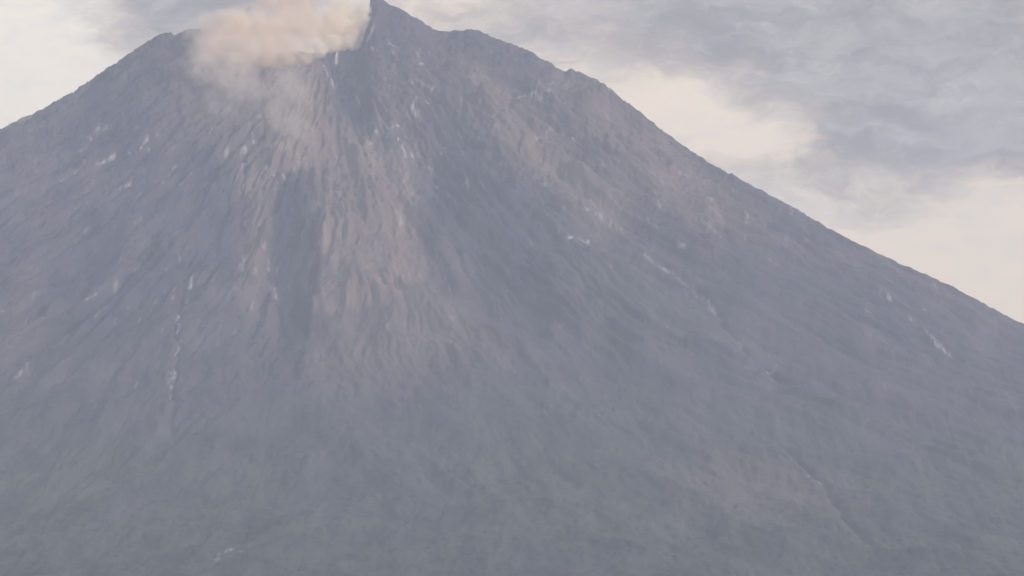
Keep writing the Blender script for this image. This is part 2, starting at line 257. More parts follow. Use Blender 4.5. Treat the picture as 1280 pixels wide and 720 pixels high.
LINES = [
    ["scar",[[-1112,17720],[-1106,17544]],1,4],
    ["scar",[[-1125,17160],[-1111,16956]],1,4],
    ["scar",[[-1091,16816],[-1101,16616],[-1086,16464],[-1073,16048]],0.8775000000000001,3.5],
    ["scar",[[-1159,17512],[-1155,17216]],0.45499999999999996,6],
    ["scar",[[-1533,18820],[-1478,18872]],0.8320000000000002,3],
    ["scar",[[-1421,18900],[-1379,18904],[-1363,19004]],0.728,3],
    ["scar",[[-1430,18564],[-1394,18600]],0.52,3],
    ["scar",[[24,19308],[73,19352],[134,19288]],0.9360000000000002,3],
    ["scar",[[262,18500],[392,18352]],0.585,5],
    ["scar",[[203,18192],[275,18236]],0.78,5],
    ["scar",[[474,18188],[559,18000]],0.48750000000000004,5],
    ["scar",[[560,18028],[622,17860],[668,17744],[708,17624]],0.585,5],
    ["scar",[[1324,18272],[1351,18248]],1,5],
    ["scar",[[1414,18112],[1466,17780],[1523,17668]],0.6824999999999999,5],
    ["scar",[[-367,19268],[-374,19188],[-356,19172]],1,5],
    ["scar",[[-423,18932],[-391,18844]],1,5],
    ["scar",[[-480,19080],[-410,19144]],0.78,5],
    ["scar",[[-495,19196],[-509,19040]],0.5850000000000001,6],
    ["scar",[[865,18732],[850,18528]],0.65,5],
    ["scar",[[1062,18640],[1082,18624]],0.78,5],
    ["scar",[[-1597,16444],[-1580,16644]],0.78,5],
    ["scar",[[-1731,17352],[-1702,17340]],0.78,6],
    ["scar",[[-880,18668],[-845,18656],[-756,18784]],0.78,2.2],
    ["scar",[[-812,17536],[-841,17740]],0.52,6],
    ["scar",[[-732,19692],[-687,19484]],0.78,5],
    ["scar",[[-684,19728],[-677,19896]],1,5],
    ["scar",[[-737,19824],[-688,19856]],0.9099999999999999,6],
    ["scar",[[-712,12320],[-710,12768],[-665,12604]],0.45499999999999996,6],
    ["scar",[[-1079,19308],[-1033,19304]],0.624,3],
    ["scar",[[-1560,19728],[-1534,19880]],0.624,3],
    ["scar",[[-560,19760],[-542,19776]],0.78,6],
    ["scar",[[-1458,17468],[-1436,17536]],0.45499999999999996,7],
    ["scar",[[-946,17940],[-925,17652]],0.65,5],
    ["scar",[[-980,19000],[-958,18916]],0.78,5],
    ["scar",[[840,15564],[900,14948]],0.325,6],
    ["dark_line",[[816,15580],[887,14932]],0.5,5],
    ["dark_line",[[-184,19452],[-175,19212]],0.5,6],  # ridge's left-facing edge, its shade drawn as a dark line
    ["dark_line",[[-953,18816],[-932,18640]],0.4,6],
    ["scar",[[-479,19272],[-468,19200]],0.754,2.1],
    ["scar",[[-528,18964],[-527,18940]],0.9750000000000001,2.8],
    ["scar",[[-331,19300],[-315,19268]],0.767,3.4],
    ["scar",[[-406,19120],[-395,19032]],0.8320000000000001,2.9],
    ["scar",[[-475,19724],[-446,19680]],0.806,3.4],
    ["scar",[[-354,18900],[-338,18840]],0.65,3.5],
    ["scar",[[-325,19672],[-316,19664]],0.949,2.7],
    ["scar",[[-386,19452],[-370,19420]],0.5980000000000001,2.9],
    ["scar",[[-386,18888],[-368,18884]],0.8969999999999999,3.6],
    ["scar",[[-376,19564],[-342,19548]],0.9229999999999999,2.9],
    ["scar",[[-366,19528],[-338,19484]],0.559,2.1],
    ["scar",[[-317,18832],[-307,18804]],0.624,2.2],
    ["scar",[[-462,19052],[-449,18920]],0.754,2.1],
    ["scar",[[-361,19416],[-329,19364]],0.6890000000000001,3.6],
    ["scar",[[-471,19668],[-458,19644]],0.507,2.7],
    ["scar",[[-392,19572],[-379,19568]],0.5720000000000001,3.5],
    ["scar",[[-317,19372],[-299,19356]],0.767,3.0],
    ["scar",[[-398,19184],[-376,19128]],0.637,3.2],
    ["scar",[[-485,19480],[-462,19432]],0.7150000000000001,2.0],
    ["scar",[[-435,19216],[-426,19200]],0.754,2.1],
    ["scar",[[-383,19292],[-367,19260]],0.806,3.2],
    ["scar",[[-547,19712],[-521,19680]],0.533,2.7],
    ["scar",[[-395,19452],[-382,19404]],0.611,3.0],
    ["scar",[[-467,19384],[-454,19336]],0.7280000000000001,3.2],
    ["scar",[[-469,19572],[-448,19496]],0.49400000000000005,2.7],
    ["scar",[[-372,19660],[-358,19608]],0.8840000000000001,2.7],
    ["scar",[[-900,18700],[-904,18668]],0.741,2.7],
    ["scar",[[-978,18792],[-989,18728]],0.7020000000000001,3.3],
    ["scar",[[-971,18548],[-982,18540]],0.7020000000000001,2.6],
    ["scar",[[-977,18560],[-990,18532]],0.52,2.7],
    ["scar",[[-932,18360],[-946,18296]],0.39,3.5],
    ["scar",[[-831,17372],[-828,17320]],0.754,2.4],
    ["scar",[[-861,17692],[-863,17640]],0.507,2.5],
    ["scar",[[-982,18872],[-995,18828]],0.7020000000000001,2.1],
    ["scar",[[-857,17956],[-855,17856]],0.741,2.9],
    ["scar",[[-950,17856],[-956,17820]],0.65,2.8],
    ["scar",[[-887,17504],[-890,17408]],0.49400000000000005,3.4],
    ["scar",[[-896,17780],[-899,17680]],0.5980000000000001,3.3],
    ["scar",[[-927,17748],[-931,17656]],0.7150000000000001,2.0],
    ["scar",[[-872,17652],[-877,17632]],0.49400000000000005,2.8],
    ["scar",[[-924,18220],[-940,18188]],0.41600000000000004,2.2],
    ["scar",[[-993,18848],[-1005,18804]],0.42900000000000005,2.8],
    ["scar",[[-953,18540],[-955,18476]],0.624,2.6],
    ["scar",[[-966,18516],[-971,18492]],0.663,2.6],
    ["scar",[[-991,18700],[-997,18648]],0.6890000000000001,2.6],
    ["scar",[[-872,18024],[-875,17980]],0.5850000000000001,3.1],
    ["scar",[[-39,18840],[-24,18808]],0.533,3.1],
    ["scar",[[-208,19140],[-186,19084]],0.637,2.6],
    ["scar",[[190,18836],[201,18820]],0.41600000000000004,3.3],
    ["scar",[[76,18684],[100,18644]],0.5850000000000001,2.9],
    ["scar",[[-187,18912],[-187,18892]],0.5850000000000001,2.1],
    ["scar",[[-197,19280],[-176,19240]],0.39,3.3],
    ["scar",[[-179,18640],[-158,18584]],0.637,2.9],
    ["scar",[[147,19472],[175,19472]],0.5720000000000001,2.2],
    ["scar",[[117,18668],[123,18664]],0.533,3.3],
    ["scar",[[-124,19236],[-109,19216]],0.5850000000000001,2.6],
    ["scar",[[-63,19056],[-51,19048]],0.41600000000000004,2.8],
    ["scar",[[228,19104],[250,19164]],0.5720000000000001,3.2],
    ["scar",[[84,19044],[105,19032]],0.624,2.2],
    ["scar",[[-191,18712],[-170,18640]],0.507,3.2],
    ["scar",[[-1604,19064],[-1616,19060]],0.45499999999999996,2.4],
    ["scar",[[-1159,17840],[-1161,17788]],0.46799999999999997,3.4],
    ["scar",[[-1318,19048],[-1335,19024]],0.481,2.6],
    ["scar",[[-1610,19000],[-1622,18996]],0.41600000000000004,3.6],
    ["scar",[[-1356,18552],[-1362,18488]],0.546,2.9],
    ["scar",[[-1331,18268],[-1350,18216]],0.533,3.5],
    ["scar",[[-1403,19052],[-1411,19044]],0.52,3.5],
    ["scar",[[-1119,18972],[-1130,18952]],0.42900000000000005,3.1],
    ["scar",[[-1060,18048],[-1058,17964]],0.45499999999999996,2.7],
    ["scar",[[-1225,19224],[-1230,19200]],0.44200000000000006,2.6],
    ["scar",[[-1272,18360],[-1277,18356]],0.481,2.8],
    ["scar",[[-1550,18612],[-1568,18508]],0.49400000000000005,2.2],
    ["scar",[[-1479,18316],[-1484,18304]],0.5720000000000001,2.2],
    ["scar",[[-1049,18840],[-1062,18812]],0.44200000000000006,3.1],
    ["scar",[[599,18264],[616,18244]],0.5720000000000001,3.1],
    ["scar",[[512,18920],[530,18940]],0.533,3.1],
    ["scar",[[538,18896],[564,18880]],0.42900000000000005,3.4],
    ["scar",[[631,19100],[656,19044]],0.45499999999999996,3.2],
    ["scar",[[556,18520],[571,18376]],0.45499999999999996,2.3],
    ["scar",[[63,18184],[80,18140]],0.533,2.6],
    ["scar",[[248,18540],[268,18512]],0.49400000000000005,2.4],
    ["scar",[[727,18812],[741,18800]],0.49400000000000005,3.2],
    ["scar",[[323,18212],[328,18192]],0.403,2.2],
    ["scar",[[717,18344],[725,18332]],0.46799999999999997,3.2],
    ["scar",[[756,18452],[769,18336]],0.46799999999999997,2.3],
    ["scar",[[490,18476],[499,18460]],0.546,2.0],
    ["scar",[[-1100,16452],[-1105,16300]],0.46799999999999997,2.9],
    ["scar",[[-1190,16232],[-1196,16144]],0.507,2.8],
    ["scar",[[-1245,16696],[-1243,16668]],0.481,2.8],
    ["scar",[[-1328,17144],[-1333,17104]],0.39,2.8],
    ["scar",[[-1254,17196],[-1256,17156]],0.507,2.2],
    ["scar",[[-1136,16852],[-1139,16816]],0.41600000000000004,2.1],
    ["scar",[[-1257,16340],[-1256,16296]],0.481,2.2],
    ["scar",[[-1093,16840],[-1099,16772]],0.481,2.5],
    ["scar",[[-1090,16336],[-1095,16228]],0.49400000000000005,2.8],
    ["scar",[[-1658,17788],[-1667,17764]],0.41600000000000004,2.8],
    ["scar",[[1478,18332],[1494,18324]],0.46799999999999997,2.7],
    ["scar",[[1552,18772],[1569,18796]],0.5720000000000001,2.6],
    ["scar",[[1247,17996],[1264,17988]],0.39,2.3],
    ["scar",[[1598,19132],[1615,19128]],0.44200000000000006,2.3],
    ["scar",[[1332,18896],[1334,18892]],0.42900000000000005,2.8],
    ["scar",[[1090,18612],[1108,18616]],0.5720000000000001,2.1],
    ["scar",[[1288,18292],[1299,18280]],0.44200000000000006,2.2],
    ["scar",[[1378,18924],[1401,18908]],0.41600000000000004,2.1],
    ["dark_line",[[-736,19640],[-717,19308],[-710,19040],[-695,18740],[-685,18320]],0.6,5],
    ["dark_line",[[-960,19728],[-941,19284],[-914,18816],[-932,18640]],0.55,5],
    ["dark_line",[[-874,18648],[-754,18740]],0.7,4],
    ["dark_line",[[-683,17988],[-687,17248]],0.6,5],
    ["scar",[[-156,19096],[-129,19024],[-123,19000]],0.377,2.5],
    ["scar",[[-515,18832],[-509,18712],[-487,18560]],0.44200000000000006,2.1],
    ["scar",[[98,19464],[122,19448],[159,19420]],0.52,2.2],
    ["scar",[[144,19108],[186,19112],[236,19032]],0.42900000000000005,2.3],
    ["scar",[[-200,19500],[-175,19456],[-144,19424]],0.481,1.8],
    ["scar",[[243,18436],[257,18416],[274,18392]],0.20800000000000002,2.0],
    ["scar",[[279,19700],[322,19848],[378,19672]],0.507,1.8],
    ["scar",[[-609,19628],[-601,19484],[-583,19380]],0.36400000000000005,2.5],
    ["scar",[[-198,19108],[-168,19040],[-122,18924]],0.26,2.2],
    ["scar",[[335,19852],[381,19668],[418,19656]],0.28600000000000003,2.6],
    ["scar",[[369,19672],[430,19652],[474,19824]],0.41600000000000004,1.6],
    ["scar",[[-243,18652],[-213,18524],[-197,18412]],0.312,2.5],
    ["scar",[[-39,18976],[0,18972],[24,18932]],0.195,2.4],
    ["scar",[[-284,19016],[-265,18920],[-246,18868]],0.22100000000000003,2.2],
    ["scar",[[-482,18372],[-472,18304],[-465,18260]],0.36400000000000005,2.3],
    ["scar",[[-353,18560],[-338,18408],[-307,18236]],0.338,2.0],
    ["scar",[[226,19124],[268,19148],[324,19100]],0.28600000000000003,1.7],
    ["scar",[[345,19568],[421,19656],[481,19824]],0.195,1.7],
    ["scar",[[-400,19136],[-365,19036],[-351,18936]],0.24700000000000003,2.2],
    ["scar",[[-480,19532],[-444,19432],[-423,19344]],0.35100000000000003,2.3],
    ["scar",[[135,19088],[183,19084],[246,19052]],0.46799999999999997,2.5],
    ["scar",[[-129,19448],[-107,19444],[-92,19440]],0.41600000000000004,1.7],
    ["scar",[[152,19272],[164,19260],[191,19272]],0.39,2.0],
    ["scar",[[-431,18916],[-402,18820],[-364,18672]],0.20800000000000002,2.6],
    ["scar",[[250,18936],[291,18884],[335,18852]],0.22100000000000003,2.2],
    ["scar",[[-81,19168],[-30,19096],[3,19056]],0.44200000000000006,2.1],
    ["scar",[[-126,18612],[-108,18572],[-99,18540]],0.507,1.8],
    ["scar",[[185,18648],[231,18600],[253,18480]],0.403,2.2],
    ["scar",[[51,19068],[66,19016],[93,19052]],0.26,1.7],
    ["scar",[[-256,18916],[-237,18836],[-194,18720]],0.312,2.4],
    ["scar",[[-1628,17360],[-1642,17280],[-1654,17100]],0.41600000000000004,1.7],
    ["scar",[[-1492,19004],[-1536,18896],[-1582,18880]],0.22100000000000003,1.7],
    ["scar",[[-889,17276],[-890,17200],[-894,17016]],0.338,2.0],
    ["scar",[[-1236,18892],[-1257,18848],[-1284,18808]],0.312,2.5],
    ["scar",[[-1821,19480],[-1884,19464],[-1933,19440]],0.42900000000000005,2.2],
    ["scar",[[-1636,19396],[-1670,19360],[-1692,19368]],0.45499999999999996,2.4],
    ["scar",[[-920,17360],[-921,17176],[-928,17012]],0.22100000000000003,1.9],
    ["scar",[[-1509,18200],[-1538,18136],[-1556,18088]],0.29900000000000004,1.8],
    ["scar",[[-1513,18516],[-1541,18440],[-1576,18380]],0.24700000000000003,2.0],
    ["scar",[[-1524,19140],[-1565,19092],[-1595,19060]],0.377,1.7],
    ["scar",[[-1236,18764],[-1260,18724],[-1274,18552]],0.44200000000000006,2.3],
    ["scar",[[-1552,18332],[-1585,18312],[-1599,18276]],0.325,2.5],
    ["scar",[[-1402,17664],[-1428,17572],[-1436,17468]],0.273,2.1],
    ["scar",[[-1781,19544],[-1850,19520],[-1905,19456]],0.23399999999999999,1.7],
    ["scar",[[-970,17136],[-975,16948],[-974,16804]],0.338,1.7],
    ["scar",[[-1170,18604],[-1190,18560],[-1208,18520]],0.24700000000000003,2.2],
    ["scar",[[-997,18236],[-1000,18200],[-1018,18152]],0.325,2.5],
    ["scar",[[-1104,17416],[-1111,17160],[-1127,16992]],0.312,2.3],
    ["scar",[[-1577,18816],[-1618,18748],[-1657,18688]],0.338,2.5],
    ["scar",[[-1794,19260],[-1840,19212],[-1900,19180]],0.23399999999999999,1.8],
    ["scar",[[-1207,17416],[-1223,17328],[-1224,17272]],0.312,2.4],
    ["scar",[[-845,17388],[-851,17236],[-854,16968]],0.41600000000000004,2.0],
    ["scar",[[-1327,18132],[-1358,18020],[-1383,17908]],0.45499999999999996,1.7],
    ["scar",[[-1374,17620],[-1371,17276],[-1403,17140]],0.338,2.5],
    ["scar",[[-1257,18076],[-1293,17940],[-1322,17816]],0.42900000000000005,2.2],
    ["scar",[[-1507,17720],[-1527,17636],[-1538,17540]],0.20800000000000002,2.0],
    ["scar",[[899,18636],[946,18592],[1002,18548]],0.22100000000000003,2.2],
    ["scar",[[479,18180],[512,18112],[549,18032]],0.35100000000000003,2.5],
    ["scar",[[457,18512],[503,18420],[550,18332]],0.28600000000000003,1.8],
    ["scar",[[935,18380],[965,18400],[973,18344]],0.24700000000000003,2.2],
    ["scar",[[1080,19764],[1096,19764],[1111,19760]],0.29900000000000004,1.9],
    ["scar",[[1009,19824],[1031,19824],[1044,19824]],0.26,1.8],
    ["scar",[[466,18204],[509,18124],[557,18008]],0.26,2.5],
    ["scar",[[779,19592],[833,19772],[867,19424]],0.195,2.4],
    ["scar",[[854,18736],[900,18732],[929,18712]],0.338,2.3],
    ["scar",[[1078,19824],[1125,19824],[1177,19804]],0.26,2.3],
    ["scar",[[1004,19080],[1056,19144],[1082,19128]],0.39,1.9],
    ["scar",[[676,18720],[724,18660],[776,18640]],0.22100000000000003,2.5],
    ["scar",[[913,18352],[935,18324],[963,18308]],0.20800000000000002,2.6],
    ["scar",[[608,17768],[627,17692],[651,17656]],0.325,2.0],
    ["scar",[[-690,18164],[-681,18068],[-680,17980]],0.44200000000000006,2.6],
    ["scar",[[-647,18968],[-653,18880],[-646,18752]],0.35100000000000003,1.8],
    ["scar",[[-415,18328],[-396,18280],[-400,18204]],0.42900000000000005,2.1],
    ["scar",[[-400,18732],[-369,18624],[-357,18460]],0.312,2.3],
    ["scar",[[-462,17624],[-450,17384],[-433,17264]],0.39,2.1],
    ["scar",[[-415,17884],[-408,17700],[-391,17544]],0.403,2.3],
    ["scar",[[-662,18084],[-659,18020],[-665,17944]],0.36400000000000005,2.3],
    ["scar",[[-424,17204],[-419,17036],[-403,16816]],0.377,1.7],
    ["scar",[[-240,17800],[-224,17624],[-203,17452]],0.41600000000000004,2.1],
    ["scar",[[-489,18104],[-479,17932],[-458,17796]],0.23399999999999999,2.6],
    ["scar",[[-376,18428],[-354,18304],[-347,18236]],0.377,2.5],
    ["scar",[[-251,18560],[-220,18448],[-187,18344]],0.20800000000000002,2.0],
]


# ---------------------------------------------------------------- helpers
class NT:
    """small wrapper round a node tree"""
    def __init__(self, tree):
        self.t = tree; tree.nodes.clear()
    def n(self, kind, **kw):
        nd = self.t.nodes.new(kind)
        for k, v in kw.items():
            setattr(nd, k, v)
        return nd
    def link(self, a, b):
        self.t.links.new(a, b)
    def put(self, sock, v):
        if isinstance(v, bpy.types.NodeSocket):
            self.link(v, sock)
        else:
            sock.default_value = v
    def m(self, op, a, b=None, c=None, clamp=False):
        nd = self.n('ShaderNodeMath', operation=op); nd.use_clamp = clamp
        for i, v in enumerate((a, b, c)):
            if v is not None:
                self.put(nd.inputs[i], v)
        return nd.outputs[0]
    def vm(self, op, a, b=None, out=0):
        nd = self.n('ShaderNodeVectorMath', operation=op)
        self.put(nd.inputs[0], a)
        if b is not None:
            if op == 'SCALE':
                self.put(nd.inputs['Scale'], b)
            else:
                self.put(nd.inputs[1], b)
        return nd.outputs['Value'] if out == 'v' else nd.outputs[0]
    def mix(self, f, a, b, blend='MIX'):
        nd = self.n('ShaderNodeMix', data_type='RGBA', blend_type=blend)
        self.put(nd.inputs[0], f)
        for i, v in ((6, a), (7, b)):
            self.put(nd.inputs[i], v if isinstance(v, bpy.types.NodeSocket) else (*v, 1))
        return nd.outputs[2]
    def noise(self, vec, scale, detail=4, rough=.55, dist=0.0):
        nd = self.n('ShaderNodeTexNoise')
        self.put(nd.inputs['Vector'], vec)
        nd.inputs['Scale'].default_value = scale; nd.inputs['Detail'].default_value = detail
        nd.inputs['Roughness'].default_value = rough; nd.inputs['Distortion'].default_value = dist
        return nd
    def step(self, v, a, b, lo=0.0, hi=1.0):
        nd = self.n('ShaderNodeMapRange', interpolation_type='SMOOTHSTEP')
        self.put(nd.inputs[0], v)
        for i, q in enumerate((a, b, lo, hi)):
            self.put(nd.inputs[i + 1], q)
        return nd.outputs[0]
    def attr(self, name, out='Fac'):
        return self.n('ShaderNodeAttribute', attribute_name=name).outputs[out]

def material(name):
    m = bpy.data.materials.new(name); m.use_nodes = True
    return m, NT(m.node_tree)

def mesh_object(name, verts, faces, mat):
    me = bpy.data.meshes.new(name)
    nv, nf = len(verts), len(faces)
    me.vertices.add(nv); me.vertices.foreach_set('co', np.asarray(verts, np.float32).ravel())
    me.loops.add(nf * 4); me.loops.foreach_set('vertex_index', np.asarray(faces, np.int32).ravel())
    me.polygons.add(nf); me.polygons.foreach_set('loop_start', np.arange(nf, dtype=np.int32) * 4)
    me.polygons.foreach_set('use_smooth', np.ones(nf, bool))
    me.update(calc_edges=True); me.validate()
    me.materials.append(mat)
    o = bpy.data.objects.new(name, me); COL.objects.link(o)
    return o

def tag(o, label, cat, group=None, kind=None):
    o['label'] = label; o['category'] = cat
    if group: o['group'] = group
    if kind: o['kind'] = kind
    return o

# ---------------------------------------------------------------- mountain
T = {'steps': [(f[1], f[2], f[3]) for f in STEPS], 'cuts': [(f[1], f[2], f[3]) for f in CUTS],
     'crest': CREST, 'sig': 260.0}

def mountain_material():
    m, t = material('volcanic_slope')
    co = t.n('ShaderNodeTexCoord').outputs['Object']
    co = t.vm('MULTIPLY', co, (1.0, .13, .32))          # grain drawn out down the fall line
    flow = t.attr('flow', 'Vector')
    ash, veg, rock_shade, scar, dark_line = (t.attr(a) for a in ('ash', 'veg', 'rock_shade', 'scar', 'dark_line'))
    rough = t.noise(co, 1 / 150., 6, .66, .5).outputs['Fac']
    s1 = t.noise(flow, 1.0, 7, .66, .1).outputs['Fac']
    s2 = t.noise(flow, 3.3, 6, .68, .1).outputs['Fac']
    streak = t.m('ADD', t.m('MULTIPLY', s1, .55), t.m('MULTIPLY', rough, .45))
    streak2 = t.m('ADD', t.m('MULTIPLY', s2, .45), t.m('MULTIPLY', rough, .55))
    patch = t.noise(co, 1 / 420., 5, .6, .6).outputs['Fac']
    grit = t.noise(co, 1 / 26., 4, .7).outputs['Fac']
    clump = t.noise(co, 1 / 70., 5, .65).outputs['Fac']
    chip = t.noise(co, 1 / 13., 3, .6).outputs['Fac']
    base = t.mix(t.step(streak, .36, .64), C_ROCK_A, C_ROCK_B)
    base = t.mix(t.m('MULTIPLY', t.step(patch, .45, .7), .6), base, C_ROCK_C)
    vg = t.mix(t.step(clump, .35, .65), C_VEG_A, C_VEG_B)
    base = t.mix(t.m('MULTIPLY', veg, t.step(t.m('ADD', patch, t.m('MULTIPLY', clump, .5)), .45, .95, .55, 1.0)), base, vg)
    dark = t.m('MULTIPLY', rock_shade, t.step(streak2, .3, .7, 1.0, .6), clamp=True)  # dark rock, plus painted shade on the crater wall and in the valley
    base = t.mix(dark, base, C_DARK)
    a1 = t.mix(t.step(streak2, .3, .7), C_ASH_A, C_ASH_B)
    a1 = t.mix(t.step(clump, .45, .75, 0, .45), a1, C_ASH_C)
    af = t.m('MULTIPLY', ash, t.step(t.m('ADD', streak, t.m('MULTIPLY', grit, .35)), .42, .9, .72, 1.1), clamp=True)
    base = t.mix(af, base, a1)
    # loose pale stones and rock faces that show here and there on the upper slope
    spk = t.m('MULTIPLY', t.step(t.m('ADD', t.m('MULTIPLY', grit, .6), t.m('MULTIPLY', streak2, .4)), .57, .68), t.step(t.attr('upper'), .05, .8, .10, .75))
    base = t.mix(spk, base, C_STONE)
    base = t.mix(t.m('MULTIPLY', dark_line, t.step(grit, .25, .7, .5, .9)), base, C_DARK_LINE)  # dark lines along the tongue edges, its lip and some gullies
    sf = t.m('MULTIPLY', scar, t.step(t.m('ADD', t.m('MULTIPLY', grit, .5), t.m('MULTIPLY', chip, .5)), .40, .66, .0, .85), clamp=True)
    base = t.mix(sf, base, C_SCAR)
    h = t.m('ADD', t.m('MULTIPLY', grit, 9.0), t.m('MULTIPLY', clump, 16.0))
    bp = t.n('ShaderNodeBump'); bp.inputs['Strength'].default_value = .55; bp.inputs['Distance'].default_value = 1.0
    t.link(h, bp.inputs['Height'])
    b = t.n('ShaderNodeBsdfPrincipled')
    t.link(base, b.inputs['Base Color']); t.link(bp.outputs[0], b.inputs['Normal'])
    b.inputs['Roughness'].default_value = .95; b.inputs['Specular IOR Level'].default_value = .1
    o = t.n('ShaderNodeOutputMaterial'); t.link(b.outputs[0], o.inputs[0])
    return m

C_ROCK_A = (0.03, 0.033, 0.062)
C_ROCK_B = (0.12, 0.11, 0.142)
C_ROCK_C = (0.07, 0.074, 0.096)
C_VEG_A = (0.04, 0.052, 0.054)
C_VEG_B = (0.09, 0.104, 0.104)
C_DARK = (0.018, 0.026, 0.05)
C_ASH_A = (0.125, 0.104, 0.104)
C_ASH_B = (0.28, 0.21, 0.192)
C_ASH_C = (.235, .190, .168)
C_STONE = (0.3, 0.28, 0.3)
C_DARK_LINE = (.028, .028, .036)
C_SCAR = (0.72, 0.7, 0.71)

def build_mountain():
    gx, gy = axis_samples()
    X, Y = np.meshgrid(gx, gy)
    Z, r, th = height(X, Y, T)
    Z = np.maximum(Z - 60 * sstep(8200, 9800, r), -3.0)
    ny, nx = X.shape
    i = np.arange(ny * nx).reshape(ny, nx)
    faces = np.stack([i[:-1, :-1], i[:-1, 1:], i[1:, 1:], i[1:, :-1]], -1).reshape(-1, 4)
    o = mesh_object('mountain', np.stack([X, Y, Z], -1).reshape(-1, 3), faces, mountain_material())
    fields = {k: np.zeros(X.shape) for k in ('ash', 'veg', 'rock_shade', 'scar', 'dark_line')}
    sub = (np.abs(X) < 2400) & (Y > 10500) & (Y < 20500)
    xs, ys = X[sub], Y[sub]
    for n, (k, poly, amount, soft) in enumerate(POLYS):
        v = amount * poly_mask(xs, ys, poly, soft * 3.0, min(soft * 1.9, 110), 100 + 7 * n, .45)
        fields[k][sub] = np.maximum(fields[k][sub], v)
    wx = 7 * fbm(xs / 40, ys / 60, 2, 300); wy = 14 * fbm(xs / 40 + 9, ys / 60, 2, 340)
    for n, (k, pts, amount, wd) in enumerate(LINES):
        v = amount * line_mask(xs + wx, ys + wy, pts, wd * 1.15, .4)
        fields[k][sub] = np.maximum(fields[k][sub], v)
    fields['veg'] = np.maximum(fields['veg'], sstep(2100, 5600, r + 900 * fbm(th * 5, r / 900, 3, 120)))      # forest on the lower flanks
    fields['ash'] *= 1 - .85 * sstep(.55, .88, fields['rock_shade'])            # bare ravine floor
    fields['upper'] = 1 - sstep(1300, 2400, Z.max() - Z)
    for k, v in fields.items():
        a = o.data.attributes.new(k, 'FLOAT', 'POINT')
        a.data.foreach_set('value', v.astype(np.float32).ravel())
    w = .035 * fbm(th * 6, np.log(np.maximum(r, 60) / 60.) * 2.2, 3, 11)
    fl = np.stack([(th + w) * 26, np.log(np.maximum(r, 60) / 60.) * 7.0, np.zeros_like(r)], -1)
    a = o.data.attributes.new('flow', 'FLOAT_VECTOR', 'POINT')
    a.data.foreach_set('vector', fl.astype(np.float32).ravel())
    tag(o, 'grey volcano cone with ash streaked gullies and a jagged notched summit', 'mountain', kind='structure')
    return o

# ---------------------------------------------------------------- ground
def build_ground():
    m, t = material('plain')
    co = t.n('ShaderNodeTexCoord').outputs['Object']
    f = t.noise(co, 1 / 160., 6, .65).outputs['Fac']; g = t.noise(co, 1 / 1400., 4, .6).outputs['Fac']
    c = t.mix(t.step(f, .35, .65), (.045, .075, .03), (.09, .11, .05))
    c = t.mix(t.step(g, .5, .62, 0, .7), c, (.13, .11, .075))
    b = t.n('ShaderNodeBsdfPrincipled'); t.link(c, b.inputs['Base Color']); b.inputs['Roughness'].default_value = .95
    o = t.n('ShaderNodeOutputMaterial'); t.link(b.outputs[0], o.inputs[0])
    v = [(-29500, -11000, 0), (29500, -11000, 0), (29500, 30300, 0), (-29500, 30300, 0)]
    g = mesh_object('ground', v, [(0, 1, 2, 3)], m)
    g['kind'] = 'structure'
    return g

# ---------------------------------------------------------------- air
HAZE_DENSITY = 3.4e-5
HAZE_COLOR = (.74, .84, 1.0)
def build_haze():
    x0, x1, y0, y1, z0, z1 = -30000, 30000, -11500, 30800, -4.0, 3220
    v = [(x, y, z) for z in (z0, z1) for y in (y0, y1) for x in (x0, x1)]
    f = [(0, 2, 3, 1), (4, 5, 7, 6), (0, 1, 5, 4), (2, 6, 7, 3), (0, 4, 6, 2), (1, 3, 7, 5)]
    m, t = material('haze_air')
    p = t.n('ShaderNodeVolumePrincipled')
    p.inputs['Color'].default_value = (*HAZE_COLOR, 1)
    p.inputs['Density'].default_value = HAZE_DENSITY
    p.inputs['Density Attribute'].default_value = ''
    p.inputs['Anisotropy'].default_value = .1
    o = t.n('ShaderNodeOutputMaterial'); t.link(p.outputs[0], o.inputs['Volume'])
    h = mesh_object('haze', v, f, m)
    h['kind'] = 'stuff'; h['label'] = 'pale blue haze filling the air before the mountain'; h['category'] = 'haze'
    return h

